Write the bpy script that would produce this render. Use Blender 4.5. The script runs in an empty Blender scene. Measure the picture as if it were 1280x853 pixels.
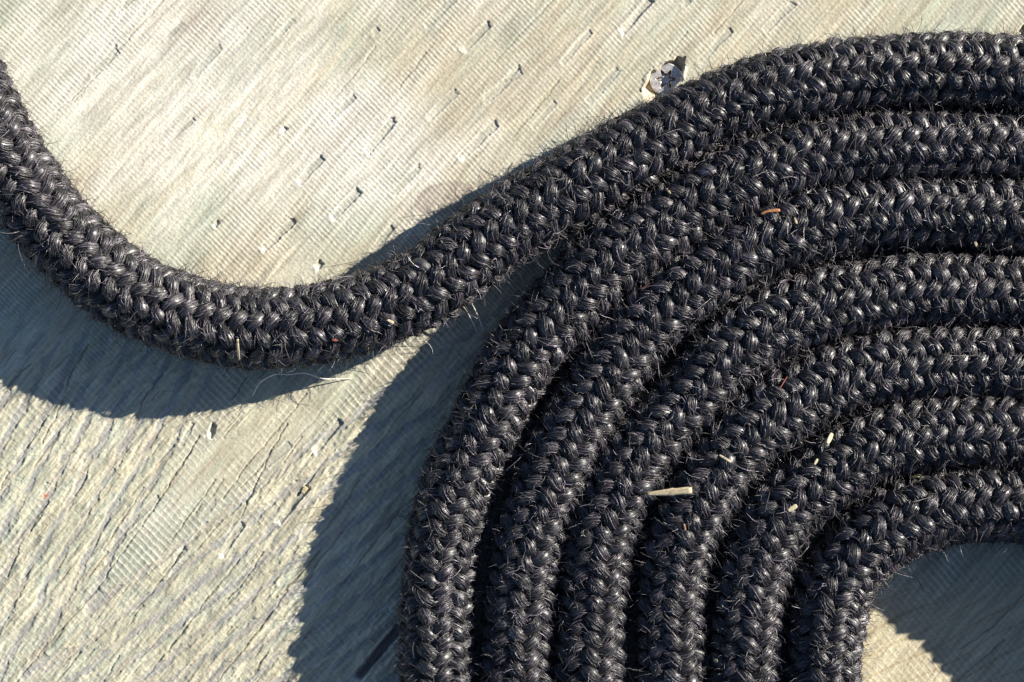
import bpy, math
import numpy as np

# ------------------------------------------------------------------ scale
# 1 photo pixel on the board = 0.2 mm.  Board top is z = 0, x to the right, y up.
S = 0.0002
DIST = 2600.0                       # camera height above the board, in pixels
CX, CY = 640.0, 426.5

scene = bpy.context.scene
col = scene.collection

# ------------------------------------------------------------------ camera
cam_d = bpy.data.cameras.new("camera")
cam = bpy.data.objects.new("camera", cam_d)
col.objects.link(cam)
cam.location = (0, 0, DIST * S)
cam_d.sensor_width = 36.0
cam_d.lens = 36.0 * DIST / 1280.0
cam_d.clip_start = 0.01
cam_d.clip_end = 50
scene.camera = cam

# ------------------------------------------------------------------ light
SUN_EL = math.radians(26.0)
SUN_AZ = math.radians(25.0)         # from +x towards +y
world = bpy.data.worlds.new("World")
scene.world = world
world.use_nodes = True
nt = world.node_tree
bg = nt.nodes["Background"]
sky = nt.nodes.new("ShaderNodeTexSky")
sky.sky_type = 'NISHITA'
sky.sun_disc = False
sky.sun_elevation = SUN_EL
sky.ozone_density = 1.7
sky.air_density = 0.8
sky.dust_density = 0.3
sky.sun_rotation = math.radians(90) - SUN_AZ
nt.links.new(sky.outputs[0], bg.inputs[0])
bg.inputs[1].default_value = 0.062

sun_d = bpy.data.lights.new("sun", 'SUN')
sun_d.energy = 5.0
sun_d.angle = math.radians(0.5)
sun_d.color = (1.0, 0.94, 0.83)
sun = bpy.data.objects.new("sun", sun_d)
col.objects.link(sun)
sun.rotation_euler = (0, math.pi / 2 - SUN_EL, SUN_AZ)
scene.view_settings.view_transform = 'Standard'
scene.view_settings.look = 'None'
scene.view_settings.exposure = 1.07
scene.view_settings.gamma = 1.0

# ------------------------------------------------------------------ helpers
def px(x, y, z=0.0):
    """photo pixel -> world, for a point z (pixels) above the board"""
    k = (DIST - np.asarray(z, float)) / DIST
    return (np.asarray(x, float) - CX) * k * S, (CY - np.asarray(y, float)) * k * S, np.asarray(z, float) * S + 0 * np.asarray(x, float)

def P3(x, y, z=0.0):
    return np.stack(np.broadcast_arrays(*px(x, y, z)), -1)

def make_mesh(name, verts, faces, mat=None, smooth=True, attrs=None):
    """faces: (n,3) or (n,4) int array or list of such arrays"""
    if not isinstance(faces, list):
        faces = [faces]
    me = bpy.data.meshes.new(name)
    me.vertices.add(len(verts))
    me.vertices.foreach_set("co", np.ascontiguousarray(verts, dtype=np.float32).ravel())
    loops = np.concatenate([f.ravel() for f in faces]).astype(np.int32)
    cnt = np.concatenate([np.full(len(f), f.shape[1], np.int32) for f in faces])
    start = np.concatenate([[0], np.cumsum(cnt)[:-1]]).astype(np.int32)
    me.loops.add(len(loops))
    me.loops.foreach_set("vertex_index", loops)
    me.polygons.add(len(cnt))
    me.polygons.foreach_set("loop_start", start)
    me.polygons.foreach_set("loop_total", cnt)
    me.polygons.foreach_set("use_smooth", np.full(len(cnt), smooth))
    for k, v in (attrs or {}).items():
        v = np.asarray(v, np.float32)
        if v.ndim == 2:
            a = me.attributes.new(k, 'FLOAT_COLOR', 'POINT')
            rgba = np.ones((len(v), 4), np.float32); rgba[:, :3] = v
            a.data.foreach_set("color", rgba.ravel())
        else:
            a = me.attributes.new(k, 'FLOAT', 'POINT')
            a.data.foreach_set("value", v)
    me.update(calc_edges=True)
    if mat:
        me.materials.append(mat)
    return me

def obj(name, me, parent=None):
    o = bpy.data.objects.new(name, me)
    col.objects.link(o)
    if parent:
        o.parent = parent
    return o

def tag(o, label=None, cat=None, group=None, kind=None):
    if label: o["label"] = label
    if cat: o["category"] = cat
    if group: o["group"] = group
    if kind: o["kind"] = kind
    return o

_tab = {}
def vnoise(u, v, su, sv, seed):
    """smooth value noise in [-1,1]; su, sv are the feature sizes"""
    if seed not in _tab:
        _tab[seed] = np.random.default_rng(seed).uniform(-1, 1, (256, 256)).astype(np.float32)
    t = _tab[seed]
    a = u / su + 517.3; b = v / sv + 391.7
    ia = np.floor(a).astype(np.int64); ib = np.floor(b).astype(np.int64)
    fa = a - ia; fb = b - ib
    fa = fa * fa * (3 - 2 * fa); fb = fb * fb * (3 - 2 * fb)
    i0 = ia & 255; i1 = (ia + 1) & 255; j0 = ib & 255; j1 = (ib + 1) & 255
    return (t[i0, j0] * (1 - fa) + t[i1, j0] * fa) * (1 - fb) + (t[i0, j1] * (1 - fa) + t[i1, j1] * fa) * fb

def sstep(a, b, x):
    t = np.clip((x - a) / (b - a), 0, 1)
    return t * t * (3 - 2 * t)

def nodes_mat(name):
    m = bpy.data.materials.new(name)
    m.use_nodes = True
    return m, m.node_tree, m.node_tree.nodes["Principled BSDF"]

# ------------------------------------------------------------------ materials
def wood_material():
    m, t, b = nodes_mat("weathered_sawn_wood")
    at = t.nodes.new("ShaderNodeAttribute"); at.attribute_name = "tint"
    tc = t.nodes.new("ShaderNodeTexCoord")
    mp = t.nodes.new("ShaderNodeMapping"); mp.vector_type = 'TEXTURE'
    mp.inputs["Rotation"].default_value = (0, 0, math.radians(49))
    mp.inputs["Scale"].default_value = (0.008, 0.0011, 0.001)
    t.links.new(tc.outputs["Object"], mp.inputs[0])
    n1 = t.nodes.new("ShaderNodeTexNoise"); n1.inputs["Scale"].default_value = 1.0
    n1.inputs["Detail"].default_value = 6; n1.inputs["Roughness"].default_value = 0.55
    t.links.new(mp.outputs[0], n1.inputs["Vector"])
    r1 = t.nodes.new("ShaderNodeMapRange")
    r1.inputs[1].default_value = 0.25; r1.inputs[2].default_value = 0.75
    r1.inputs[3].default_value = 0.70; r1.inputs[4].default_value = 1.24
    t.links.new(n1.outputs[0], r1.inputs[0])
    n2 = t.nodes.new("ShaderNodeTexNoise"); n2.inputs["Scale"].default_value = 1500
    n2.inputs["Detail"].default_value = 4
    t.links.new(tc.outputs["Object"], n2.inputs["Vector"])
    r2 = t.nodes.new("ShaderNodeMapRange")
    r2.inputs[1].default_value = 0.3; r2.inputs[2].default_value = 0.7
    r2.inputs[3].default_value = 0.88; r2.inputs[4].default_value = 1.10
    t.links.new(n2.outputs[0], r2.inputs[0])
    mu = t.nodes.new("ShaderNodeMath"); mu.operation = 'MULTIPLY'
    t.links.new(r1.outputs[0], mu.inputs[0]); t.links.new(r2.outputs[0], mu.inputs[1])
    mx = t.nodes.new("ShaderNodeVectorMath"); mx.operation = 'SCALE'
    t.links.new(at.outputs["Color"], mx.inputs[0]); t.links.new(mu.outputs[0], mx.inputs["Scale"])
    t.links.new(mx.outputs[0], b.inputs["Base Color"])
    b.inputs["Roughness"].default_value = 0.72
    b.inputs["Specular IOR Level"].default_value = 0.25
    bp = t.nodes.new("ShaderNodeBump"); bp.inputs["Strength"].default_value = 0.35
    bp.inputs["Distance"].default_value = 0.00012
    ad = t.nodes.new("ShaderNodeMath"); ad.operation = 'ADD'
    t.links.new(n1.outputs[0], ad.inputs[0]); t.links.new(n2.outputs[0], ad.inputs[1])
    t.links.new(ad.outputs[0], bp.inputs["Height"])
    t.links.new(bp.outputs[0], b.inputs["Normal"])
    return m

def fibre_material(name, base, rough, spec):
    m, t, b = nodes_mat(name)
    at = t.nodes.new("ShaderNodeAttribute"); at.attribute_name = "shade"
    cr = t.nodes.new("ShaderNodeValToRGB")
    cr.color_ramp.elements[0].color = (base[0] * .25, base[1] * .25, base[2] * .25, 1)
    e = cr.color_ramp.elements.new(0.62); e.color = (base[0] * .95, base[1] * .95, base[2] * .95, 1)
    cr.color_ramp.elements[2].color = (base[0] * 8.0, base[1] * 7.8, base[2] * 8.0, 1)
    t.links.new(at.outputs["Fac"], cr.inputs[0])
    t.links.new(cr.outputs[0], b.inputs["Base Color"])
    mr = t.nodes.new("ShaderNodeMapRange")
    mr.inputs[3].default_value = rough + 0.12; mr.inputs[4].default_value = rough - 0.08
    t.links.new(at.outputs["Fac"], mr.inputs[0])
    t.links.new(mr.outputs[0], b.inputs["Roughness"])
    b.inputs["Specular IOR Level"].default_value = spec
    return m

def plain_material(name, c, rough=0.6, metal=0.0, scale=2500, var=0.25):
    m, t, b = nodes_mat(name)
    tc = t.nodes.new("ShaderNodeTexCoord")
    n = t.nodes.new("ShaderNodeTexNoise"); n.inputs["Scale"].default_value = scale
    n.inputs["Detail"].default_value = 4
    t.links.new(tc.outputs["Object"], n.inputs["Vector"])
    cr = t.nodes.new("ShaderNodeValToRGB")
    cr.color_ramp.elements[0].position = .3; cr.color_ramp.elements[1].position = .7
    cr.color_ramp.elements[0].color = tuple(x * (1 - var) for x in c) + (1,)
    cr.color_ramp.elements[1].color = tuple(min(1, x * (1 + var)) for x in c) + (1,)
    t.links.new(n.outputs[0], cr.inputs[0])
    t.links.new(cr.outputs[0], b.inputs["Base Color"])
    b.inputs["Roughness"].default_value = rough
    b.inputs["Metallic"].default_value = metal
    return m

M_WOOD = wood_material()
M_ROPE = fibre_material("black_dyed_bast_fibre", (0.0190, 0.0163, 0.0200), 0.42, 1.0)
M_FUZZ = fibre_material("loose_black_fibre", (0.032, 0.029, 0.033), 0.36, 1.0)
M_CORE, _, _b = nodes_mat("rope_core_black")
_b.inputs["Base Color"].default_value = (0.004, 0.004, 0.005, 1); _b.inputs["Roughness"].default_value = 0.9
M_STRAW = plain_material("dry_straw", (0.50, 0.41, 0.26))
M_STEM = plain_material("orange_brown_stem", (0.50, 0.22, 0.09))
M_BARK = plain_material("brown_bark", (0.27, 0.15, 0.08))
M_HUSK = plain_material("pale_husk", (0.46, 0.40, 0.26))
M_GREEN = plain_material("dry_green_needle", (0.33, 0.34, 0.14))
M_RED = plain_material("red_brown_flake", (0.20, 0.05, 0.03))
M_HAIR = plain_material("pale_hair", (0.72, 0.68, 0.60), rough=0.4)
M_STEEL = plain_material("screw_steel", (0.74, 0.71, 0.70), rough=0.48, metal=0.85, scale=1500, var=0.3)
M_RECESS = plain_material("dirty_steel", (0.11, 0.085, 0.07), rough=0.6, metal=0.3, scale=2500, var=0.4)

# ------------------------------------------------------------------ the board
GA = math.radians(49)
CG, SG = math.cos(GA), math.sin(GA)
def to_uv(x, y):                   # u along the grain (up-right), v across it (down-right)
    return x * CG - y * SG, x * SG + y * CG

#   upper-right end, lower-left end, width, depth   (tears left by the saw, photo pixels)
NOTCH = [
 (164,-2,146,16,7,3),(146,60,114,97,9,2.6),(228,30,206,52,6,1.2),(366,26,348,46,6,1.8),(474,35,466,43,6,2.6),
 (569,-4,530,35,9,2.6),(611,30,578,65,9,3.6),(570,115,534,150,9,2.6),(652,88,603,128,10,2.4),
 (443,120,410,152,7,2.4),(492,150,457,193,10,4.0),(621,154,574,199,10,3.6),(404,196,371,231,9,3.6),(524,208,490,245,8,2.6),
 (449,238,414,275,10,4.4),(367,276,327,314,9,4.2),(491,283,464,316,7,3.4),(401,328,394,337,8,5),(357,160,351,168,5,4),
 (272,278,266,286,5,4),(242,149,206,181,5,2.4),(276,58,240,98,8,1.8),
 (813,0,776,42,9,5.0),(773,86,734,130,9,2.4),(737,40,700,82,7,2.6),(694,128,664,162,6,2.4),(648,84,636,96,6,2.6),
 (992,4,954,40,9,2.8),(912,38,874,80,8,2.8),(862,0,852,8,7,2.4),
 (426,526,393,566,8,5.2),(384,610,346,656,8,5.2),(303,655,275,697,8,3.6),(197,623,154,664,8,2.8),(362,556,322,590,10,2.2),
 (231,686,204,719,7,3.2),(240,530,226,560,5,2.6),(429,803,391,832,5,4),(487,763,449,793,9,3.0),(502,783,444,850,13,6),
 (268,628,250,652,7,2.2),(60,604,50,622,5,2.5),(1284,34,1266,52,9,9),(268,531,262,549,7,7),
]
CRACK = [
 [(205,0),(175,33),(146,64)],[(106,110),(70,140)],[(150,66),(118,98),(92,128)],[(692,0),(655,38),(620,76)],[(533,66),(513,92),(497,112)],
 [(470,58),(440,98),(418,122)],[(240,563),(222,590),(190,640),(144,704),(118,742),(60,805),(18,856)],
 [(384,492),(345,540),(310,580),(278,625)],[(360,530),(322,590),(300,610)],[(231,685),(205,722),(180,752),(160,772)],
 [(250,545),(225,585),(205,610)],[(340,563),(300,648),(288,662)],[(300,700),(262,745),(225,795),(205,820),(170,862)],
 [(150,820),(127,856)],[(102,815),(68,856)],[(330,690),(300,735),(283,750)],[(360,738),(322,790),(290,830),(268,856)],
 [(400,690),(372,722),(345,748)],[(80,500),(62,535),(52,556)],[(60,520),(40,552),(20,580)],[(205,466),(185,490),(170,520)],
 [(112,430),(92,462),(80,492)],[(40,455),(22,470),(4,492)],[(450,600),(425,640),(400,670)],[(530,490),(500,520),(470,560)],
 [(430,665),(400,700),(380,735)],[(500,640),(460,690),(430,730)],[(640,100),(612,128)],[(700,100),(660,150),(640,172)],
 [(640,205),(612,240)],[(1256,800),(1210,840),(1190,860)],[(1284,740),(1240,785),(1200,812)],[(20,700),(8,722)],[(12,590),(0,610)],
 [(860,40),(842,62),(836,72)],[(930,0),(892,42)],[(310,470),(290,500)],[(270,600),(240,640),(215,675)],[(180,610),(150,655),(128,690)],
]

def seg_t(x, y, ax, ay, bx, by):
    dx, dy = bx - ax, by - ay
    L = math.hypot(dx, dy)
    tx, ty = dx / L, dy / L
    t = (x - ax) * tx + (y - ay) * ty
    d = (x - ax) * (-ty) + (y - ay) * tx
    return t, d, L

def build_board():
    # the mesh runs with the grain: rows across it, columns along it
    def axis(lo, hi, far_lo, far_hi, fine):
        mid = np.arange(lo, hi, fine)
        def grow(start, end, sgn):
            out = []; p = start; st = fine * 3
            while (end - p) * sgn > 0:
                p += sgn * st; st = min(st * 1.35, 60); out.append(p)
            return out
        return np.array(grow(lo, far_lo, -1)[::-1] + list(mid) + grow(mid[-1], far_hi, 1))
    us_ax = axis(-672, 868, -1900, 2200, 0.86)
    vs_ax = axis(-28, 1553, -1300, 3100, 1.0)
    UU, VV_ = np.meshgrid(us_ax, vs_ax)
    nx, ny = len(us_ax), len(vs_ax)
    u = UU.ravel(); v = VV_.ravel()
    X = u * CG + v * SG; Y = -u * SG + v * CG
    # slight wander of the grain
    wv = v + 5 * vnoise(u, v, 260, 160, 1) + 1.6 * vnoise(u, v, 70, 40, 2)
    # growth-ring field of the lower left (pointed arches along the grain)
    u0, v0 = to_uv(108, 762)
    du, dv = u - u0, v - v0
    ring = np.sqrt(dv * dv + 10 ** 2) - du * 0.22 + 3.0 * vnoise(u, v, 60, 26, 3) + 2.6 * vnoise(u, v, 13, 9, 4) + 1.2 * vnoise(u, v, 5, 4, 101)
    outside = sstep(340, 460, Y + 0.10 * X + 20 * vnoise(u, v, 120, 60, 5)) * sstep(-3, 3, ring)
    low = sstep(395, 540, Y + 0.10 * X + 30 * vnoise(u, v, 120, 60, 5))          # lower part of the board
    streakzone = np.exp(-((v - (to_uv(300, 130)[1] + 8)) / 48.0) ** 2) * (1 - low)
    lowleft = outside * (1 - sstep(640, 800, X)) * .8
    rightlow = sstep(700, 760, Y) * sstep(900, 1000, X)
    rough = np.clip(lowleft * .7 + 0.55 * streakzone + 0.30 * low, 0, 1)

    h = np.zeros_like(X)
    # long waves
    h += 1.2 * vnoise(u, wv, 400, 120, 7)
    # fibres and grain grooves
    g1 = vnoise(u, wv, 150, 4.5, 8); g2 = vnoise(u, wv, 60, 2.4, 9); g3 = vnoise(u, wv, 260, 10, 10)
    h += 0.17 * g1 + 0.05 * g2 + 0.32 * g3
    groove = np.exp(-((vnoise(u, wv, 320, 7.0, 11)) / 0.10) ** 2)                # thin dark grain lines
    h -= 0.22 * groove * (0.4 + 0.6 * (vnoise(u, v, 90, 40, 12) > -0.2))
    # saw ridges, across the grain
    ribmask = np.clip(0.66 + 0.7 * vnoise(u, wv, 80, 30, 13) + 0.35 * vnoise(u, wv, 200, 60, 14), 0.05, 1.1)
    ribmask = ribmask * (1 - 0.75 * lowleft) * (1 - 0.55 * streakzone) * (1 - 0.25 * low) * (1 - .55 * rightlow)
    lane = np.floor((wv + 3 * vnoise(u, wv, 200, 20, 15)) / 9.3)
    jit = np.random.default_rng(5).uniform(-0.05, 0.05, 4096)[(lane.astype(int)) % 4096]
    uu = u + 0.055 * v + 0.00005 * (v - 300) ** 2 + 0.9 * vnoise(u, v, 60, 60, 16) + 0.18 * vnoise(u, wv, 9, 12, 17)
    period = 5.15
    ph = np.where(low > 0.5, uu / 7.7, uu / period) + jit            # the saw fed faster over the lower part
    fr = ph - np.floor(ph)
    rib = np.exp(-((fr - 0.5) / 0.19) ** 2)
    big = 0.75 + 0.25 * np.random.default_rng(6).uniform(-1, 1, 8192)[np.floor(ph).astype(int) % 8192]
    h += (0.42 + 0.25 * low) * rib * ribmask * big
    # torn fibres: stepped, elongated plates
    tn = vnoise(u, wv, 34, 5.5, 18) + 0.6 * vnoise(u, wv, 15, 3.2, 19)
    tear = sstep(0.05, 0.16, tn) * 1.1 + sstep(0.45, 0.55, tn) * 1.3 - sstep(0.3, 0.42, -tn) * 1.7
    h += rough * (0.14 + 0.18 * vnoise(u, v, 60, 25, 90)) * tear
    h += rough * 0.24 * vnoise(u, wv, 9, 2.2, 20)
    fn = vnoise(u, wv, 17, 4.6, 92) + 0.55 * vnoise(u, wv, 7, 3.0, 93)
    flake = sstep(-.05, .06, fn) * .55 + sstep(.32, .42, fn) * .6 - sstep(.36, .46, -fn) * .6
    scrap = lowleft * 1.25 * (.65 + .35 * vnoise(u, wv, 60, 26, 94))
    # ring bands: smooth hollows of hard late wood between rough ridges
    per = 27.0
    rp = ring / per; rf = rp - np.floor(rp)
    band = sstep(0.02, 0.10, rf) * (1 - sstep(0.34, 0.46, rf))
    bandw = outside * (1 - rightlow) * (1 - sstep(640, 800, X))
    h -= 1.0 * band * bandw
    h += (lowleft + .4 * low) * (0.34 * vnoise(u, wv, 13, 1.7, 102) + 0.30 * sstep(.2, .5, vnoise(u, wv, 8, 2.4, 103)))
    h += 0.75 * scrap * (1 - band * bandw) * flake
    h += 0.5 * bandw * (1 - band) * vnoise(u, wv, 16, 6, 21)
    # stepped plates of lifted grain on the stretch left of the coil
    plate = sstep(300, 400, X + .45 * (Y - 640)) * sstep(400, 520, Y) * (1 - sstep(560, 640, X))
    pn = vnoise(u, wv, 85, 12, 96) + .35 * vnoise(u, wv, 30, 5, 97)
    h += .6 * plate * (sstep(-.25, -.12, pn) * 1.5 + sstep(.2, .33, pn) * 1.8 + .5 * vnoise(u, wv, 22, 4, 98))
    # rounded bands in the coil's eye
    rb = (X * 0.42 + Y * 0.91 + 6 * vnoise(u, v, 60, 60, 22)) / 25.0
    rbf = rb - np.floor(rb)
    h += rightlow * 1.3 * (sstep(0, .25, rbf) * (1 - sstep(.55, 1.0, rbf)))
    eye_edge = rightlow * np.exp(-((rbf - 0.93) / 0.08) ** 2)
    h += 0.20 * vnoise(u, v, 1.8, 1.4, 23)

    dirt = np.zeros_like(X)
    notch_m = np.zeros_like(X); lip_suntip_m = np.zeros_like(X)
    for i, (ax, ay, bx, by, w, d) in enumerate(NOTCH):
        sel = np.where((X > min(ax, bx) - 20) & (X < max(ax, bx) + 20) & (Y > min(ay, by) - 20) & (Y < max(ay, by) + 20))[0]
        if not len(sel): continue
        t, q, L = seg_t(X[sel], Y[sel], ax, ay, bx, by)
        nz = vnoise(X[sel], Y[sel], 5, 5, 30 + i % 5)
        q = q + 0.7 * nz + 0.8 * vnoise(t, t * 0, 13, 9, 35 + i % 4); t = t + 2.2 * nz + 1.5 * vnoise(q, q * 0, 3, 9, 36)
        side = 1 - sstep(w / 2 - 0.7, w / 2 + 0.9, np.abs(q))
        end = sstep(-0.8, 0.8, t)
        ramp = (1 - sstep(L * 0.30, L * 0.98, t)) * 0.65 + 0.35 * (1 - sstep(L - 3.5, L, t))
        prof = side * end * ramp
        h[sel] -= (0.30 * d + 0.055 * d * d) * prof
        # raised lips along the tear
        lip = np.exp(-((np.abs(q) - w / 2 - 1.4) / 1.0) ** 2) * sstep(-3, 2, t) * (1 - sstep(L - 4, L + 2, t))
        h[sel] += 0.22 * lip
        # fuzz pushed up at the lower-left end
        h[sel] += 0.5 * np.exp(-((t - L - 1) / 2.6) ** 2) * side * (d / 4)
        notch_m[sel] = np.maximum(notch_m[sel], prof)
        lip_suntip_m[sel] = np.maximum(lip_suntip_m[sel], .22 * lip)
        if d > 3.4: lip_suntip_m[sel] = np.maximum(lip_suntip_m[sel], .38 * np.exp(-((t - L + 2.0) / 3.2) ** 2) * side)  # sun-facing end of a deep tear, its brightness painted as pale colour
        ce = np.exp(-((t + 0.2) / 1.6) ** 2) * side
        h[sel] -= d * 0.15 * ce
    rng = np.random.default_rng(11)
    cr = [(c, .85 if c[0][1] > 420 else .5) for c in CRACK]
    for k in range(100):              # short splits of the rough lower left, and a few elsewhere
        if k < 60:
            x0, y0 = rng.uniform(-20, 420), rng.uniform(430, 870); a = GA + rng.normal(0.06, 0.05); dp = rng.uniform(.25, .75); L = rng.uniform(10, 45)
        else:
            x0, y0 = rng.uniform(-20, 900), rng.uniform(-20, 330); a = GA - rng.normal(0.02, 0.03); dp = rng.uniform(.12, .35); L = rng.uniform(14, 60)
        p = [(x0, y0)]
        for _ in range(3):
            a2 = a + rng.normal(0, .08)
            p.append((p[-1][0] - math.cos(a2) * L / 3, p[-1][1] + math.sin(a2) * L / 3))
        cr.append((p, dp))
    for c, dp in cr:
        for (ax, ay), (bx, by) in zip(c[:-1], c[1:]):
            sel = np.where((X > min(ax, bx) - 6) & (X < max(ax, bx) + 6) & (Y > min(ay, by) - 6) & (Y < max(ay, by) + 6))[0]
            if not len(sel): continue
            t, q, L = seg_t(X[sel], Y[sel], ax, ay, bx, by)
            q = q + 1.3 * vnoise(t, t * 0, 9, 9, 41)
            wd = 0.75 + 0.35 * vnoise(t, t * 0, 14, 9, 42)
            m = np.exp(-(q / wd) ** 2) * sstep(-1, 1, t) * (1 - sstep(L - 1, L + 1, t))
            h[sel] -= 2.2 * dp * m
            dirt[sel] = np.maximum(dirt[sel], m * dp * .6)
    # splinters torn up beside the hole at the lower centre
    sel = np.where((X > 262) & (X < 330) & (Y > 495) & (Y < 548))[0]
    us, vs = to_uv(X[sel], Y[sel])
    mk = np.exp(-(((X[sel] - 296) * .62 + (Y[sel] - 520) * .78) / 16) ** 2) * np.exp(-((us - to_uv(292, 522)[0]) / 24) ** 2)
    h[sel] += mk * 3.2 * np.abs(vnoise(us, vs, 22, 3.2, 50))
    # the countersunk hole round the screw: long oval, torn at its upper right
    sel = np.where((X > 770) & (X < 880) & (Y > 40) & (Y < 150))[0]
    xs_, ys_ = X[sel], Y[sel]
    us, vs = to_uv(xs_, ys_)
    uc, vc = to_uv(831, 100)
    a_, b_ = us - uc, vs - vc
    b_ = b_ + 2.2 * vnoise(us, vs, 9, 5, 52)
    a_ = a_ + 1.5 * vnoise(us, vs, 6, 4, 51)
    half = np.where(a_ > 0, 15.5 * np.sqrt(np.clip(1 - (a_ / 38) ** 2, 0, 1)) * (1 - 0.45 * sstep(14, 40, a_)), 17.5 * np.sqrt(np.clip(1 - (a_ / 36) ** 2, 0, 1)))
    ins = 1 - sstep(-1.5, 2.0, np.abs(b_) - half)
    deep = np.where(a_ > 0, 14 * (1 - sstep(18, 38, a_)) , 14 * (1 - sstep(17, 35, -a_)))
    h[sel] = h[sel] * (1 - .7 * ins) - deep * ins
    h[sel] -= 2.0 * (ins > .6)
    h[sel] += 1.6 * np.exp(-((np.abs(b_) - half - 2) / 2.2) ** 2) * (np.abs(a_) < 30)

    # ---- colour of the wood, plus sunlight painted on the deeper tears' lower ends
    tan = np.array([0.49, 0.435, 0.315]); pale = np.array([0.70, 0.665, 0.575]); green = np.array([0.395, 0.425, 0.335])
    lilac = np.array([0.335, 0.33, 0.30]); yellow = np.array([0.515, 0.455, 0.315]); pink = np.array([0.50, 0.41, 0.335])
    k = np.clip(0.5 + 0.7 * vnoise(u, v, 150, 70, 60) + 0.35 * vnoise(u, wv, 60, 9, 61), 0, 1)[:, None]
    c = tan * k + green * (1 - k)
    bl = np.clip(sstep(330, 60, np.hypot((X - 230) * .9, (Y - 110) * 1.25)) * .9 + sstep(130, 30, np.hypot(X - 470, (Y - 200))) * .8
                 + 0.45 * vnoise(u, v, 70, 30, 62), 0, 1)[:, None] * 0.85
    c = c * (1 - bl) + pale * bl
    lo = np.clip(low * 0.5 + 0.25 * low * vnoise(u, wv, 40, 12, 63), 0, 1)[:, None]
    c = c * (1 - lo) + (green * .65 + yellow * .30) * lo
    bw = (band * bandw * 0.95)[:, None]
    c = c * (1 - bw) + lilac * bw
    tr = (np.maximum(rough * sstep(0.1, 0.3, tn) * 0.6, scrap * (1 - band * bandw) * sstep(-.1, .1, fn) * .6))[:, None]
    c = c * (1 - tr) + yellow * 1.05 * tr
    pk = np.clip(0.9 * np.exp(-(((X - 245) / 40) ** 2 + ((Y - 35) / 30) ** 2)) + 0.8 * np.exp(-(((X - 500) / 14) ** 2 + ((Y - 262) / 10) ** 2))
                 + 0.5 * sstep(.35, .7, vnoise(u, wv, 90, 14, 64)) * .6, 0, 1)[:, None] * .55
    c = c * (1 - pk) + pink * pk
    ee = (rightlow * 0.45)[:, None]
    c = c * (1 - ee) + np.array([0.58, 0.48, 0.30]) * ee
    e2 = (.6 * eye_edge)[:, None]
    c = c * (1 - e2) + np.array([0.36, 0.27, 0.14]) * e2
    c = c * (1 + 0.10 * vnoise(u, wv, 130, 6, 99) + 0.10 * vnoise(u, wv, 50, 14, 100))[:, None]
    c = c * (1 - 0.16 * np.clip(ribmask, 0, 1) * (1 - rib))[:, None]
    rc = (0.72 * rib * np.clip(ribmask * (0.75 + 0.5 * vnoise(u, wv, 26, 14, 91)), 0, 1))[:, None]                           # bleached crests of the saw ridges
    c = c * (1 - rc) + np.array([0.78, 0.75, 0.67]) * rc
    gv = (0.30 * groove)[:, None]
    c = c * (1 - gv) + np.array([0.33, 0.27, 0.19]) * gv
    st = np.hypot(((X - 555) * .97 - (Y - 248) * .22) / 42, ((Y - 248) * .97 + (X - 555) * .22) / 22)                                 # brown-grey oval stain
    stm = ((1 - sstep(.75, 1.02, st)) * (0.50 + 0.42 * np.exp(-((st - .88) / .10) ** 2)) * (0.85 + .4 * vnoise(u, v, 9, 5, 65)))[:, None]
    c = c * (1 - stm) + np.array([0.27, 0.22, 0.20]) * stm
    d_ = np.clip(dirt, 0, 1)[:, None]
    c = c * (1 - d_) + np.array([0.12, 0.09, 0.065]) * d_
    nm = (np.clip(notch_m, 0, 1) * 0.55)[:, None]
    c = c * (1 - nm) + np.array([0.36, 0.36, 0.30]) * nm
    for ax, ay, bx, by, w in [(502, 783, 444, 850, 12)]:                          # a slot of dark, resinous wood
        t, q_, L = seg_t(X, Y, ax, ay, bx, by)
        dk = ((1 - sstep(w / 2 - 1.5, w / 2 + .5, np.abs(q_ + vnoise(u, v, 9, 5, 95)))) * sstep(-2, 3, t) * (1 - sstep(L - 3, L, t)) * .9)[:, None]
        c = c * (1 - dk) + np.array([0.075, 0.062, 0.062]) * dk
    c = c * (1 - lip_suntip_m[:, None]) + np.array([0.80, 0.78, 0.71]) * lip_suntip_m[:, None]
    hole = np.zeros_like(X); hole[sel] = ins
    hm = (hole * .5)[:, None]
    c = c * (1 - hm) + np.array([0.55, 0.42, 0.29]) * hm
    rd = np.exp(-(((X - 57) / 3.0) ** 2 + ((Y - 620) / 2.2) ** 2))[:, None]
    c = c * (1 - rd) + np.array([0.42, 0.10, 0.04]) * rd
    c = np.clip(c, 0.02, 0.85)

    V = np.stack([(X - CX) * S, (CY - Y) * S, h * S], -1)
    idx = np.arange(nx * ny).reshape(ny, nx)
    q = np.stack([idx[:-1, :-1], idx[1:, :-1], idx[1:, 1:], idx[:-1, 1:]], -1).reshape(-1, 4)
    # slab sides and underside
    ring_i = np.concatenate([idx[0, :-1], idx[:-1, -1], idx[-1, :0:-1], idx[:0:-1, 0]])
    low_v = V[ring_i].copy(); low_v[:, 2] = -200 * S
    base = len(V); n = len(ring_i)
    a = np.arange(n); b2 = (a + 1) % n
    side = np.stack([ring_i[a], ring_i[b2], base + b2, base + a], -1)
    V = np.concatenate([V, low_v]); c = np.concatenate([c, c[ring_i]])
    corners = np.array([[base + 0, base + nx - 1, base + nx - 1 + ny - 1, base + 2 * (nx - 1) + ny - 1]])
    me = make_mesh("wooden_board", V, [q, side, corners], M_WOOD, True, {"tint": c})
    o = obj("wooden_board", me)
    tag(o, "weathered pale sawn wooden board with saw ridges, splits and torn grain under the rope", "board", kind="structure")
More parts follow.
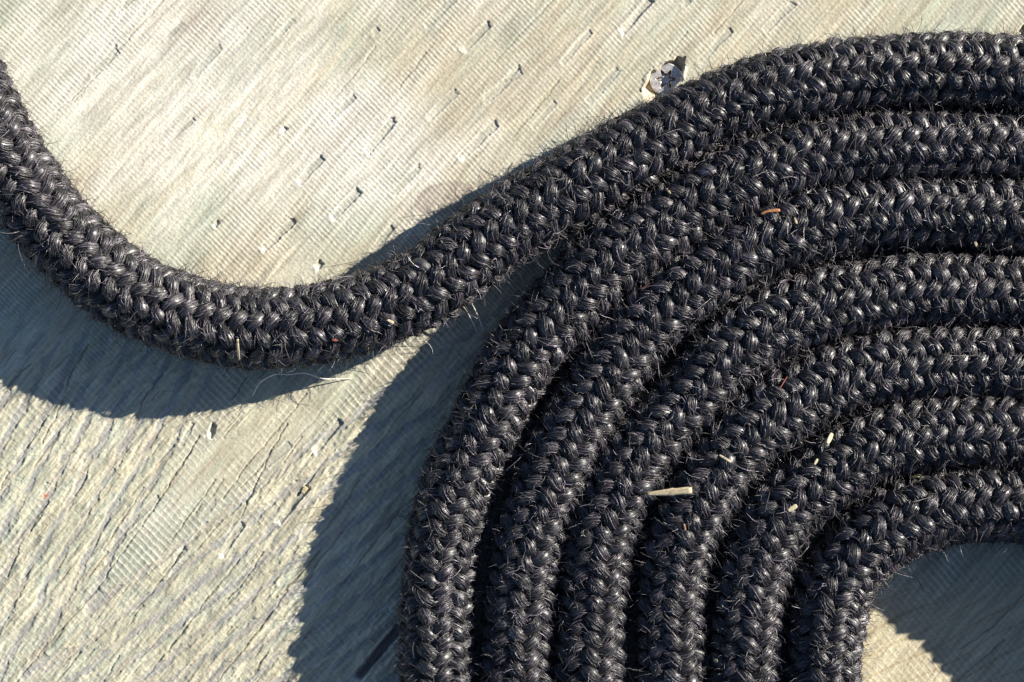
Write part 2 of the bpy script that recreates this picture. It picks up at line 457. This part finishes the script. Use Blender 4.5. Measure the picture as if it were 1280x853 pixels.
    # height lookup for laying small things on the board
    def height(x, y):
        uq, vq = to_uv(x, y)
        i = np.clip(np.searchsorted(us_ax, uq), 0, nx - 1); j = np.clip(np.searchsorted(vs_ax, vq), 0, ny - 1)
        return float(h[j * nx + i])
    return height

board_h = build_board()

# ------------------------------------------------------------------ the rope
TAIL = [(-150,-260),(-118,-130),(-84,-10),(-49,86),(4,191),(60,274),(115,330),(173,371),(257,401),(330,411),(431,398),(525,362),(628,285),
        (725,229),(822,175),(917,130),(1009,105),(1130,91),(1280,95)]
TA = [(547,853),(546,800),(547,750),(555,680),(563,640),(580,590),(607,540),(630,490),(650,450),(706,386),(750,340),(783,311),(822,289),(865,258),
      (921,228),(1000,200),(1080,188),(1180,185),(1280,188)]
TB = [(647,853),(648,800),(651,750),(661,680),(674,640),(714,545),(752,482),(792,421),(827,388),(861,358),(897,335),(931,310),(970,295),(1030,276),(1072,268),(1140,263),(1280,273)]
TC = [(738,853),(740,800),(743,750),(749,680),(760,640),(795,575),(825,537),(856,503),(895,460),(930,427),(970,402),(1025,382),(1080,371),(1150,363),(1280,366)]
TD = [(841,853),(839,800),(839,750),(850,680),(867,640),(890,597),(916,562),(942,535),(985,503),(1030,480),(1062,468),(1112,456),(1150,452),(1280,455)]
TE = [(930,853),(932,800),(936,750),(950,690),(971,645),(995,620),(1025,598),(1060,573),(1090,557),(1115,549),(1140,544),(1180,539),(1280,538)]
TF = [(1028,853),(1029,820),(1034,775),(1045,730),(1068,696),(1103,666),(1150,642),(1205,631),(1280,630)]
OC = (1225.0, 838.0)

def around(p, q):
    """out-of-frame sweep of a turn, clockwise from p (top right) to q (bottom left), as a spiral about the coil's centre"""
    a0 = math.atan2(-(p[1] - OC[1]), p[0] - OC[0]); r0 = math.hypot(p[0] - OC[0], p[1] - OC[1])
    a1 = math.atan2(-(q[1] - OC[1]), q[0] - OC[0]); r1 = math.hypot(q[0] - OC[0], q[1] - OC[1])
    a1 = a1 - 2 * math.pi if a1 > a0 else a1
    out = []
    n = 16
    for i in range(1, n):
        f = i / n; a = a0 + (a1 - a0) * f; r = r0 + (r1 - r0) * f
        out.append((OC[0] + math.cos(a) * r, OC[1] - math.sin(a) * r))
    return out

ctrl = list(TAIL)
for T in (TA, TB, TC, TD, TE, TF):
    ctrl += around(ctrl[-1], T[0]) + T
LAST = [(1335,640),(1432,606),(1500,634),(1556,686),(1592,750),(1606,850),(1588,940),(1530,1050),(1430,1130),(1300,1170),(1160,1160),(1040,1110)]   # inner end lies back over the coil; unseen lower sweep added to block sky
ctrl += LAST

def resample(p, step):
    p = np.array(p, float)
    d = np.concatenate([[0], np.cumsum(np.sqrt(np.linalg.norm(np.diff(p, axis=0), axis=1)))])
    pts = []
    for i in range(len(p) - 1):       # centripetal Catmull-Rom via Hermite
        p0 = p[max(i - 1, 0)]; p1 = p[i]; p2 = p[i + 1]; p3 = p[min(i + 2, len(p) - 1)]
        t0 = d[max(i - 1, 0)]; t1 = d[i]; t2 = d[i + 1]; t3 = d[min(i + 2, len(p) - 1)]
        m1 = (p2 - p0) / max(t2 - t0, 1e-6) * (t2 - t1); m2 = (p3 - p1) / max(t3 - t1, 1e-6) * (t2 - t1)
        f = np.linspace(0, 1, 40, endpoint=False)[:, None]
        pts.append((2 * f**3 - 3 * f**2 + 1) * p1 + (f**3 - 2 * f**2 + f) * m1 + (-2 * f**3 + 3 * f**2) * p2 + (f**3 - f**2) * m2)
    q = np.concatenate(pts + [p[-1:]])
    s = np.concatenate([[0], np.cumsum(np.linalg.norm(np.diff(q, axis=0), axis=1))])
    ss = np.arange(0, s[-1], step)
    out = np.stack([np.interp(ss, s, q[:, 0]), np.interp(ss, s, q[:, 1])], -1)
    k = np.hanning(int(46 / step) | 1); k /= k.sum()
    pad = len(k) // 2
    ext = np.concatenate([out[0] - (out[1:pad + 1] - out[0])[::-1], out, out[-1] - (out[-pad - 1:-1] - out[-1])[::-1]])
    sm = np.stack([np.convolve(ext[:, i], k, 'valid') for i in (0, 1)], -1)
    s2 = np.concatenate([[0], np.cumsum(np.linalg.norm(np.diff(sm, axis=0), axis=1))])
    return s2, sm

PATH_S, PATH_P = resample(ctrl, 2.0)
TOTAL = PATH_S[-1]
def s_at(x, y, lo=0):
    d = np.linalg.norm(PATH_P - np.array([x, y]), axis=1); d[PATH_S < lo] = 1e9
    return PATH_S[np.argmin(d)]
_e = [s_at(x, y, TOTAL - 2300) for x, y in [(1235,630),(1280,630),(1335,640),(1432,606),(1500,634)]]
def rope_lift(s):
    """height of the rope's underside above the board (pixels)"""
    a = np.interp(s, [s_at(-49, 86), s_at(60, 274), s_at(257, 401), s_at(525, 362)], [1, 3, 2, 0], right=0)
    return a + np.interp(s, _e, [0, 2, 28, 74, 84])
s_tail_end = PATH_S[np.argmin(np.linalg.norm(PATH_P - np.array([1000, 107]), axis=1))]

def rope_R(s):
    base = np.interp(s, [0, s_tail_end - 450, s_tail_end, s_tail_end + 200, TOTAL - 1800, TOTAL - 1500], [51.5, 49.5, 48.5, 49.0, 48.5, 50.0])
    y = np.interp(s, PATH_S, PATH_P[:, 1])
    base = base - 2.2 * sstep(600, 740, y) * sstep(s_tail_end, s_tail_end + 300, s)
    return base + 1.2 * vnoise(s, s * 0, 140, 50, 70) + 0.7 * vnoise(s, s * 0, 45, 50, 71)

def rope_frame(s):
    x = np.interp(s, PATH_S, PATH_P[:, 0]); y = np.interp(s, PATH_S, PATH_P[:, 1])
    e = 3.0
    tx = np.interp(s + e, PATH_S, PATH_P[:, 0]) - np.interp(s - e, PATH_S, PATH_P[:, 0])
    ty = -(np.interp(s + e, PATH_S, PATH_P[:, 1]) - np.interp(s - e, PATH_S, PATH_P[:, 1]))
    l = np.hypot(tx, ty) + 1e-9
    R = rope_R(s)
    z = R * 0.965 + rope_lift(s) + 1.0 * vnoise(s, s * 0, 120, 50, 72)
    C = P3(x, y, z) / S                                   # world, in pixel units
    N = np.stack([-ty / l, tx / l, 0 * l], -1)            # to the left of travel
    return C, N, R, x, y

NF = 6                                                    # six strands each way: 12 rows of stitches round the rope
PITCH = 21.6 * NF
A_WAVE = 4.6
SW, SH = 7.7, 7.0

def strand_axis(s, k, hand):
    """centre line of one strand: position, and the rope's radial direction there (pixel units)"""
    C, N, R, x, y = rope_frame(s)
    u = hand * 2 * math.pi * s / PITCH
    off = 2 * math.pi * k / NF
    w = u + off                                           # = angle of crossing grid
    sgn = 1 if hand > 0 else -1                           # S strands ride over at 0, Z strands at 30 degrees
    th = w - sgn * 0.50 / NF * np.sin(NF * w)   # stitches on top lean along the rope
    jit = 0.08 * vnoise(s, s * 0 + 13.7 * k + 70 * (hand > 0), 19, 1, 73)
    twist = 0.30 * vnoise(s, s * 0, 420, 50, 74) + 0.12
    wave = sgn * np.cos(NF * w)
    rad = R - SH - A_WAVE + A_WAVE * wave + 1.7 * vnoise(s, s * 0 + 9.1 * k + 31 * (hand > 0), 17, 1, 75)
    a = th + jit + twist
    er = np.cos(a)[:, None] * np.array([0, 0, 1.0]) + np.sin(a)[:, None] * N
    return C + rad[:, None] * er, er, wave, x, y, a

def inframe_runs(margin):
    inside = (PATH_P[:, 0] > -margin) & (PATH_P[:, 0] < 1280 + margin) & (PATH_P[:, 1] > -margin) & (PATH_P[:, 1] < 853 + margin)
    runs = []; st = 0
    for i in range(1, len(inside) + 1):
        if i == len(inside) or inside[i] != inside[st]:
            runs.append((PATH_S[st], PATH_S[min(i, len(inside) - 1)], bool(inside[st]))); st = i
    return runs

RUNS = inframe_runs(75)

def build_braid():
    rng = np.random.default_rng(3)
    VV, FF, SH_ = [], [], []
    base = 0
    for hand in (1, -1):
        for k in range(NF):
            for (s0, s1, fine) in RUNS:
                step, nv = (2.2, 14) if fine else (4.0, 8)
                n = max(8, int((s1 - s0) / step))
                s = np.linspace(s0, s1, n)
                p, er, wave, x, y, a = strand_axis(s, k, hand)
                t = np.gradient(p, axis=0)
                t /= np.linalg.norm(t, axis=1)[:, None] + 1e-9
                nn = er - (er * t).sum(1)[:, None] * t
                nn /= np.linalg.norm(nn, axis=1)[:, None] + 1e-9
                b = np.cross(t, nn)
                ell = np.concatenate([[0], np.cumsum(np.linalg.norm(np.diff(p, axis=0), axis=1))])
                lane = np.arange(nv)
                psi0 = 2 * math.pi * lane / nv
                tw = 0.024 * ell + 0.5 * vnoise(ell, ell * 0 + k, 60, 1, 76)
                psi = psi0[None, :] + tw[:, None]
                Lg, Ln = np.meshgrid(ell, lane, indexing='ij')
                if fine:
                    key = (k * 2 + (hand > 0)) * 40
                    lh = vnoise(Lg, Ln + key, 26, 1.0, 77) + 0.6 * vnoise(Lg, Ln + key, 9, 1.0, 78)
                    alt = np.where(lane % 2 == 0, 0.28, -0.28)[None, :]
                    ridge = 1 + 0.085 * lh + 0.10 * alt * 1.6 + 0.05 * vnoise(Lg, Ln * 0 + key, 8, 1, 79)
                    shade = np.clip(0.45 + 0.45 * vnoise(Lg, Ln + key, 34, 1.0, 80) + 0.25 * vnoise(Lg, Ln + key, 7, 1.0, 81), 0, 1)
                else:
                    ridge = np.ones_like(Lg); shade = np.full_like(Lg, .4)
                fat = 1 + 0.06 * wave + 0.15 * vnoise(ell, ell * 0 + 5.3 * k + 20 * (hand > 0), 22, 1, 82)
                w_ = (SW * fat - .5)[:, None] * ridge; h_ = (SH * fat - .5)[:, None] * ridge
                V = p[:, None, :] + (w_ * np.cos(psi))[..., None] * b[:, None, :] + (h_ * np.sin(psi))[..., None] * nn[:, None, :]
                idx = base + np.arange(n * nv).reshape(n, nv)
                j = (lane + 1) % nv
                f = np.stack([idx[:-1, :], idx[:-1, j], idx[1:, j], idx[1:, :]], -1).reshape(-1, 4)
                VV.append(V.reshape(-1, 3)); FF.append(f); SH_.append(shade.ravel()); base += n * nv
    # the yarn's own fibres, laid over every stitch that faces up
    fine = [(a, b) for a, b, f in RUNS if f]
    NFIB, K = 42, 8
    tl = np.linspace(-1, 1, K)
    tap = np.array([.35, .8, 1, 1, 1, 1, .8, .3])
    ci = np.arange(K * 3).reshape(K, 3); cj = (np.arange(3) + 1) % 3
    cf = np.stack([ci[:-1, :], ci[1:, :], ci[1:, cj], ci[:-1, cj]], -1).reshape(-1, 4)
    for hand in (1, -1):
        sgn = 1 if hand > 0 else -1
        for k in range(NF):
            ms = np.arange(-int(TOTAL / PITCH * NF) - 20, int(TOTAL / PITCH * NF) + 20)
            off = 2 * math.pi * k / NF
            # NF*w = 2 pi m  (or odd multiples of pi for the other hand)
            wc = (2 * math.pi * ms + (0 if sgn > 0 else math.pi)) / NF
            sc = (wc - off) * PITCH / (2 * math.pi) * hand
            ok = np.zeros(len(sc), bool)
            for a, b in fine: ok |= (sc > a + 12) & (sc < b - 12)
            sc = np.sort(sc[ok])
            ang = strand_axis(sc, k, hand)[5]
            sc = sc[np.cos(ang) > -0.55]
            n = len(sc) * NFIB
            s0 = np.repeat(sc, NFIB) + rng.normal(0, 2.0, n)
            half = rng.uniform(5.0, 10.0, n)
            s = (s0[:, None] + half[:, None] * tl[None]).ravel()
            p, er, wave, x, y, a = strand_axis(s, k, hand)
            t = strand_axis(s + .5, k, hand)[0] - p
            t /= np.linalg.norm(t, axis=1)[:, None] + 1e-9
            nn = er - (er * t).sum(1)[:, None] * t; nn /= np.linalg.norm(nn, axis=1)[:, None] + 1e-9
            b = np.cross(t, nn)
            psi0 = rng.uniform(-1.75, 1.75, n)
            T = np.broadcast_to(tl, (n, K))
            psi = psi0[:, None] + T * (0.30 + rng.normal(0, .32, n))[:, None] + rng.normal(0, .10, (n, 1)) * T ** 2
            stray = (rng.uniform(0, 1, n) < .40)[:, None]
            dr = rng.uniform(-1.0, 0.9, n)[:, None] - 0.9 * T ** 2 + np.where(stray, rng.uniform(.5, 3.2, (n, 1)) * (.5 + .5 * T * rng.choice([-1, 1], (n, 1))) ** 2, 0)
            dr = dr + rng.normal(0, .26, (n, K))
            ps = psi.ravel(); d_ = dr.ravel()
            q = p + ((SW + d_) * np.sin(ps))[:, None] * b + ((SH + d_) * np.cos(ps))[:, None] * nn
            q = q.reshape(n, K, 3)
            o1 = (np.sin(ps)[:, None] * b + np.cos(ps)[:, None] * nn).reshape(n, K, 3)
            tt = np.gradient(q, axis=1); tt /= np.linalg.norm(tt, axis=2)[..., None] + 1e-9
            o2 = np.cross(tt, o1); o2 /= np.linalg.norm(o2, axis=2)[..., None] + 1e-9
            rr = rng.uniform(.38, .85, n)[:, None] * tap[None]
            V = np.empty((n, K, 3, 3))
            for i, aa in enumerate((math.pi / 2, math.pi * 7 / 6, math.pi * 11 / 6)):
                V[:, :, i] = q + rr[..., None] * (math.sin(aa) * o1 + math.cos(aa) * o2)
            VV.append(V.reshape(-1, 3))
            FF.append((cf[None] + (base + np.arange(n) * K * 3)[:, None, None]).reshape(-1, 4))
            SH_.append(np.repeat(rng.uniform(0, 1, n) ** 1.1, K * 3)); base += n * K * 3
    return make_mesh("braid", np.concatenate(VV) * S, np.concatenate(FF), M_ROPE, True, {"shade": np.concatenate(SH_)})

def tube_mesh(name, pts, rad, nv, mat, extra=None):
    """one tube along pts (pixel units, world axes)"""
    pts = np.asarray(pts, float); n = len(pts)
    t = np.gradient(pts, axis=0); t /= np.linalg.norm(t, axis=1)[:, None] + 1e-9
    up = np.array([0.13, 0.21, 1.0]); a = np.cross(t, up); a /= np.linalg.norm(a, axis=1)[:, None] + 1e-9
    b = np.cross(a, t)
    ps = 2 * math.pi * np.arange(nv) / nv
    rad = np.broadcast_to(np.asarray(rad, float), (n,))
    V = pts[:, None] + rad[:, None, None] * (np.cos(ps)[None, :, None] * a[:, None] + np.sin(ps)[None, :, None] * b[:, None])
    idx = np.arange(n * nv).reshape(n, nv); j = (np.arange(nv) + 1) % nv
    f = np.stack([idx[:-1, :], idx[1:, :], idx[1:, j], idx[:-1, j]], -1).reshape(-1, 4)
    c = [np.array([[*idx[0, :][::1]]]), np.array([[*idx[-1, ::-1]]])]
    return make_mesh(name, V.reshape(-1, 3) * S, [f] + c, mat)

def build_core():
    s = np.arange(0, TOTAL, 6.0)
    C, N, R, x, y = rope_frame(s)
    return tube_mesh("core", C, R - 2 * SH - 2 * A_WAVE + 3.5, 14, M_CORE)

def build_fuzz():
    rng = np.random.default_rng(21)
    K = 7
    out_v, out_sh = [], []
    fine = [(a, b) for a, b, f in RUNS if f]
    tot = sum(b - a for a, b in fine)
    for hand in (1, -1):
        for k in range(NF):
            n = int(tot * 3.2)
            r = rng.uniform(0, tot, n)
            s = np.empty(n)
            acc = 0
            for a, b in fine:
                m = (r >= acc) & (r < acc + b - a); s[m] = a + r[m] - acc; acc += b - a
            p, er, wave, x, y, ang = strand_axis(s, k, hand)
            keep = (wave > -0.25) & (np.cos(ang) > -0.62)
            s = s[keep]; p = p[keep]; er = er[keep]; n = len(s)
            p2 = strand_axis(s + 0.6, k, hand)[0]
            t = p2 - p; t /= np.linalg.norm(t, axis=1)[:, None] + 1e-9
            nn = er - (er * t).sum(1)[:, None] * t; nn /= np.linalg.norm(nn, axis=1)[:, None] + 1e-9
            b = np.cross(t, nn)
            psi = rng.normal(0, 0.75, n)
            outv = np.sin(psi)[:, None] * b + np.cos(psi)[:, None] * nn
            p0 = p + (SW * np.sin(psi))[:, None] * b + (SH * np.cos(psi))[:, None] * nn
            sg = rng.choice([-1, 1], n)[:, None]
            wild = rng.uniform(0, 1, n) < 0.11
            spread = np.where(wild, 0.8, 0.28)[:, None]
            d = sg * t + spread * rng.normal(0, 1, (n, 3)) + outv * np.where(wild, rng.uniform(.0, .9, n), rng.uniform(-.02, .22, n))[:, None]
            d /= np.linalg.norm(d, axis=1)[:, None]
            L = np.clip(rng.lognormal(2.42, 0.5, n), 4, 46) * np.where(wild, 0.85, 1.0)
            bend = rng.normal(0, 1, (n, 3)) * np.where(wild, 0.20, 0.10)[:, None] - outv * 0.012
            pts = np.empty((n, K, 3)); pts[:, 0] = p0 - outv * 0.5
            h = L / (K - 1)
            for i in range(1, K):
                d = d + bend * h[:, None] * 0.5 + rng.normal(0, 0.16, (n, 3))
                d /= np.linalg.norm(d, axis=1)[:, None]
                pts[:, i] = pts[:, i - 1] + d * h[:, None]
            pts[..., 2] = np.maximum(pts[..., 2], 1.5)
            r0 = rng.uniform(0.20, 0.42, n)
            tang = np.gradient(pts, axis=1)
            tang /= np.linalg.norm(tang, axis=2)[..., None] + 1e-9
            ref = rng.normal(0, 1, (n, 1, 3))
            aa = np.cross(tang, ref); aa /= np.linalg.norm(aa, axis=2)[..., None] + 1e-9
            bb = np.cross(tang, aa)
            tap = np.array([0.8, 1, 1, .95, .85, .65, .25])[None, :] * r0[:, None]
            ps = 2 * math.pi * np.arange(3) / 3
            V = pts[:, :, None, :] + tap[:, :, None, None] * (np.cos(ps)[None, None, :, None] * aa[:, :, None, :] + np.sin(ps)[None, None, :, None] * bb[:, :, None, :])
            out_v.append(V.reshape(n, -1, 3)); out_sh.append(np.repeat(rng.uniform(0, 1, n) ** 1.5, K * 3))
    V = np.concatenate(out_v); n = len(V)
    idx = np.arange(K * 3).reshape(K, 3); j = (np.arange(3) + 1) % 3
    f = np.stack([idx[:-1, :], idx[1:, :], idx[1:, j], idx[:-1, j]], -1).reshape(-1, 4)
    F = (f[None] + (np.arange(n) * K * 3)[:, None, None]).reshape(-1, 4)
    return make_mesh("loose_fibre", V.reshape(-1, 3) * S, F, M_FUZZ, True, {"shade": np.concatenate(out_sh)})

rope = bpy.data.objects.new("braided_rope", None)
col.objects.link(rope)
tag(rope, "fuzzy black braided rope coiled flat on the board with its free end curving off left", "rope")
obj("braid", build_braid(), rope)
obj("core", build_core(), rope)
fz = obj("loose_fibre", build_fuzz(), rope)
fz["kind"] = "stuff"

# ------------------------------------------------------------------ the screw
def build_screw():
    cx, cy, z0 = 832.0, 100.0, -10.0
    root = bpy.data.objects.new("screw", None); col.objects.link(root)
    root.location = tuple(float(q) for q in px(cx, cy, z0 - 6))
    tag(root, "steel screw with a star-shaped drive sunk in a torn hole beside the rope", "screw")
    off = np.array([float(q) for q in root.location])
    n = 96
    a = 2 * math.pi * np.arange(n) / n + math.radians(10)
    star = 9.2 + 2.9 * np.cos(6 * a) + 0.6 * np.cos(12 * a)
    rings = [(np.full(n, 11.0), -7.5), (np.full(n, 20.3), -0.9), (np.full(n, 20.2), -0.2), (np.full(n, 19.4), 0.25), (star + .7, 0.05), (star, -0.5)]
    def ring_mesh(name, rings, mat, cap):
        V = []
        for r, z in rings:
            V.append(np.stack([r * np.cos(a), r * np.sin(a), np.full(n, z)], -1))
        V = np.concatenate(V); idx = np.arange(len(V)).reshape(len(rings), n); j = (np.arange(n) + 1) % n
        f = np.stack([idx[:-1, :], idx[:-1, j], idx[1:, j], idx[1:, :]], -1).reshape(-1, 4)
        fs = [f]
        if cap:
            V = np.concatenate([V, [[0, 0, rings[-1][1] - .4]]]); c = len(V) - 1
            fs.append(np.stack([idx[-1, :], idx[-1, j], np.full(n, c)], -1))
        tilt = math.radians(7)                      # driven in a little askew
        y = V[:, 1] * math.cos(tilt) - V[:, 2] * math.sin(tilt); z = V[:, 1] * math.sin(tilt) + V[:, 2] * math.cos(tilt)
        V = np.stack([V[:, 0], y, z], -1)
        W = V * S + np.array([0, 0, 6 * S])
        return make_mesh(name, W, fs, mat, False)
    obj("screw_head", ring_mesh("screw_head", rings, M_STEEL, False), root)
    rec = [(star, -0.5), (star * .66, -4.0)]
    obj("drive_recess", ring_mesh("drive_recess", rec, M_RECESS, False), root)
    obj("recess_floor", ring_mesh("recess_floor", [(star * .66, -4.0), (star * .4, -4.1)], M_STEEL, True), root)
build_screw()

# ------------------------------------------------------------------ plant scraps
def top_z(x, y):
    """height of the rope's surface under a photo pixel (0 on bare wood)"""
    d = np.hypot(PATH_P[:, 0] - x, PATH_P[:, 1] - y)
    R = rope_R(PATH_S)
    k = np.where(d < R)[0]
    if not len(k): return max(board_h(x, y), 0.0) + 0.3
    hz = R[k] * .965 + rope_lift(PATH_S[k]) + np.sqrt(np.maximum(R[k] ** 2 - d[k] ** 2, 0))
    return float(hz.max())

def sliver(name, a, b, wa, wm, wb, th, mat, label, cat, lift=1.0, za=None, zb=None, group=None, curve=0.0):
    """flat, slightly bowed plant scrap from photo pixel a to b: pointed or cut ends, a grooved top"""
    rng = np.random.default_rng(abs(hash((round(a[0]), round(a[1])))) % 9999)
    z0 = top_z(*a) + lift if za is None else za
    z1 = top_z(*b) + lift if zb is None else zb
    zm = max((z0 + z1) / 2, top_z((a[0] + b[0]) / 2, (a[1] + b[1]) / 2) + lift if za is None else 0)
    A = P3(a[0], a[1], z0) / S; B = P3(b[0], b[1], z1) / S
    n = 13; t = np.linspace(0, 1, n)
    d = B - A; L = np.linalg.norm(d); d = d / L
    side = np.cross([0, 0, 1.0], d); side /= np.linalg.norm(side) + 1e-9
    up = np.cross(d, side)
    ctr = A + t[:, None] * (B - A)
    ctr[:, 2] += (zm - (z0 + z1) / 2) * (1 - (2 * t - 1) ** 2)
    ctr += side * (curve * L * (1 - (2 * t - 1) ** 2))[:, None]
    w = np.interp(t, [0, .12, .5, .9, 1], [wa, (wa + wm) / 2, wm, (wm + wb) / 2 * 1.1, wb]) / 2
    w = w * (1 + .08 * rng.normal(0, 1, n))
    prof = np.array([(-1, 0.1), (-.8, .75), (-.3, 1.0), (.1, .72), (.45, .95), (.85, .7), (1, .05), (.6, -.8), (-.5, -.85)])
    V = ctr[:, None] + prof[None, :, 0, None] * w[:, None, None] * side + prof[None, :, 1, None] * (th / 2 * (0.55 + .45 * w / w.max()))[:, None, None] * up
    m = len(prof); idx = np.arange(n * m).reshape(n, m); j = (np.arange(m) + 1) % m
    f = np.stack([idx[:-1, :], idx[:-1, j], idx[1:, j], idx[1:, :]], -1).reshape(-1, 4)
    org = (A + B) / 2; org[2] = min(z0, z1) - th / 2
    me = make_mesh(name, (V.reshape(-1, 3) - org) * S, [f, idx[0][::-1][None], idx[-1][None]], mat, True)
    o = obj(name, me); o.location = tuple(org * S)
    return tag(o, label, cat, group)

sliver("straw_chip", (807, 618), (865, 613), 2.0, 9.0, 8.0, 4.0, M_STRAW, "large pale split straw chip with one cut end lying across the coil's lower middle", "straw", lift=2.5)
sliver("stem_piece", (951, 268), (975, 263), 2.5, 4.2, 3.0, 3.0, M_STEM, "curved orange-brown stem piece on the coil's upper turns", "stem", lift=2, curve=.05)
sliver("splinter", (899, 569), (914, 578), 2.4, 3.0, 2.4, 2.2, M_HUSK, "short straight cream splinter lying above and right of the large straw chip", "splinter", lift=2)
sliver("husk", (1034, 555), (1040, 542), 3, 6, 3.5, 2.6, M_HUSK, "pale green-cream husk, largest of the husks on the coil's right", "husk", lift=3)
sliver("husk", (985, 639), (996, 632), 3.5, 6, 4, 2.6, M_HUSK, "cream husk with a ragged end low on the inner turns, left of the coil's eye", "husk", lift=2.5)
sliver("husk", (1018, 581), (1022, 574), 2, 3.6, 2, 2, M_HUSK, "tiny cream husk just below and left of the pale green-cream husk", "husk", lift=2)
sliver("stem_piece", (297, 424), (299, 450), 2.4, 3.2, 1.4, 2.4, M_HUSK, "thin upright tan stem stuck in the lower edge of the rope's free end", "stem", lift=2.5)
sliver("flake", (415, 425), (422, 426), 1.4, 3.2, 1.4, 1.6, M_RED, "red-brown flake caught low on the rope's free end", "flake", lift=2)
sliver("needle", (1137, 597), (1149, 596), 1.4, 3, 1.6, 2, M_GREEN, "small dull green needle on the innermost turn", "needle", lift=2)
sliver("bark_sliver", (855, 655), (857, 664), 1.8, 2.8, 1.6, 1.6, M_BARK, "small upright brown sliver below the large straw chip", "sliver", lift=2)
sliver("seed_speck", (892, 825), (897, 827), 2, 4, 2, 2, M_HUSK, "cream speck between two turns at the bottom of the coil", "speck", lift=1.5)
sliver("seed_speck", (1218, 303), (1222, 309), 2.4, 4.2, 2.4, 2.4, M_STRAW, "round straw-yellow speck under the third rope turn from the top right, left of its twin", "speck", lift=2)
sliver("seed_speck", (1260, 312), (1264, 308), 1.6, 3, 1.6, 2, M_STRAW, "rightmost straw-yellow speck, under the third rope turn near the photo's right edge", "speck", lift=2)
sliver("seed_speck", (993, 272), (996, 280), 1.4, 3, 1.6, 2, M_STRAW, "straw-yellow speck right beside the orange-brown stem piece", "speck", lift=2)
sliver("seed_speck", (484, 400), (492, 404), 1.6, 3.6, 2, 2, M_STRAW, "straw speck on the free end where it turns up toward the coil", "speck", lift=2)
sliver("seed_speck", (833, 236), (838, 242), 1.4, 2.8, 1.6, 1.8, M_STRAW, "straw speck near where the free end joins the coil, above the red fibre", "speck", lift=2)
sliver("seed_speck", (1170, 103), (1175, 97), 1.4, 3, 1.6, 2, M_HUSK, "cream speck on the topmost rope turn at right", "speck", lift=2)
sliver("wood_chip", (378, 616), (383, 609), 4, 6.5, 4.5, 4, M_STRAW, "tan wood chip wedged in the end of a tear in the board", "chip", za=1.2, zb=1.6)
sliver("splinter", (461, 800), (468, 804), 1.6, 2.6, 1.6, 1.6, M_STRAW, "tiny brown splinter on the shaded board left of the coil", "splinter", lift=.3)

sliver("red_fibre", (802, 362), (812, 354), .8, 1.3, .7, 1.2, M_RED, "fine dull red fibre caught between two upper turns of the coil", "fibre", lift=2)
sliver("red_fibre", (974, 487), (984, 471), .8, 1.3, .7, 1.2, M_RED, "fine dull red fibre caught in the middle of the coil, above the cream splinter", "fibre", lift=2)

def hair(name, pts, r, label, mat=M_HAIR):
    P = np.array([P3(x, y, z) / S for x, y, z in pts]); n = len(P)
    t = np.linspace(0, n - 1, n * 6)
    for _ in range(1):
        Q = np.stack([np.interp(t, np.arange(n), P[:, i]) for i in range(3)], -1)
    k = np.hanning(9)[1:-1]; k /= k.sum()
    E = np.concatenate([np.repeat(Q[:1], 3, 0), Q, np.repeat(Q[-1:], 3, 0)])
    Q = np.stack([np.convolve(E[:, i], k, 'valid') for i in range(3)], -1)
    org = Q.mean(0); org[2] = Q[:, 2].min()
    rad = r * (1 - 0.5 * np.abs(np.linspace(-1, 1, len(Q))) ** 4)
    o = obj(name, tube_mesh(name, Q - org, rad, 6, mat)); o.location = tuple(org * S)
    return tag(o, label, "hair")
hair("stray_hair", [(315,497,3),(324,478,14),(344,467,32),(361,468.5,36),(375,466,36),(385,467,30),(403,474,16),(420,474,7),(442,473,2)], 0.8,
     "long wavy white hair on the board under the lowest bend of the free end")
hair("stray_hair", [(575,378,40),(584,390,30),(592,405,24),(597,416,20)], 0.6, "left of two straight pale hairs poking out below the free end over the shadowed gap")
hair("stray_hair", [(588,376,38),(595,390,32),(600,401,27),(604,414,24)], 0.6, "right of two straight pale hairs poking out below the free end over the shadowed gap")
hair("stray_hair", [(1138,716,30),(1146,722,24),(1151,731,18),(1155,741,14)], 0.5, "thin stray hair hanging over the shaded coil's eye", M_FUZZ)
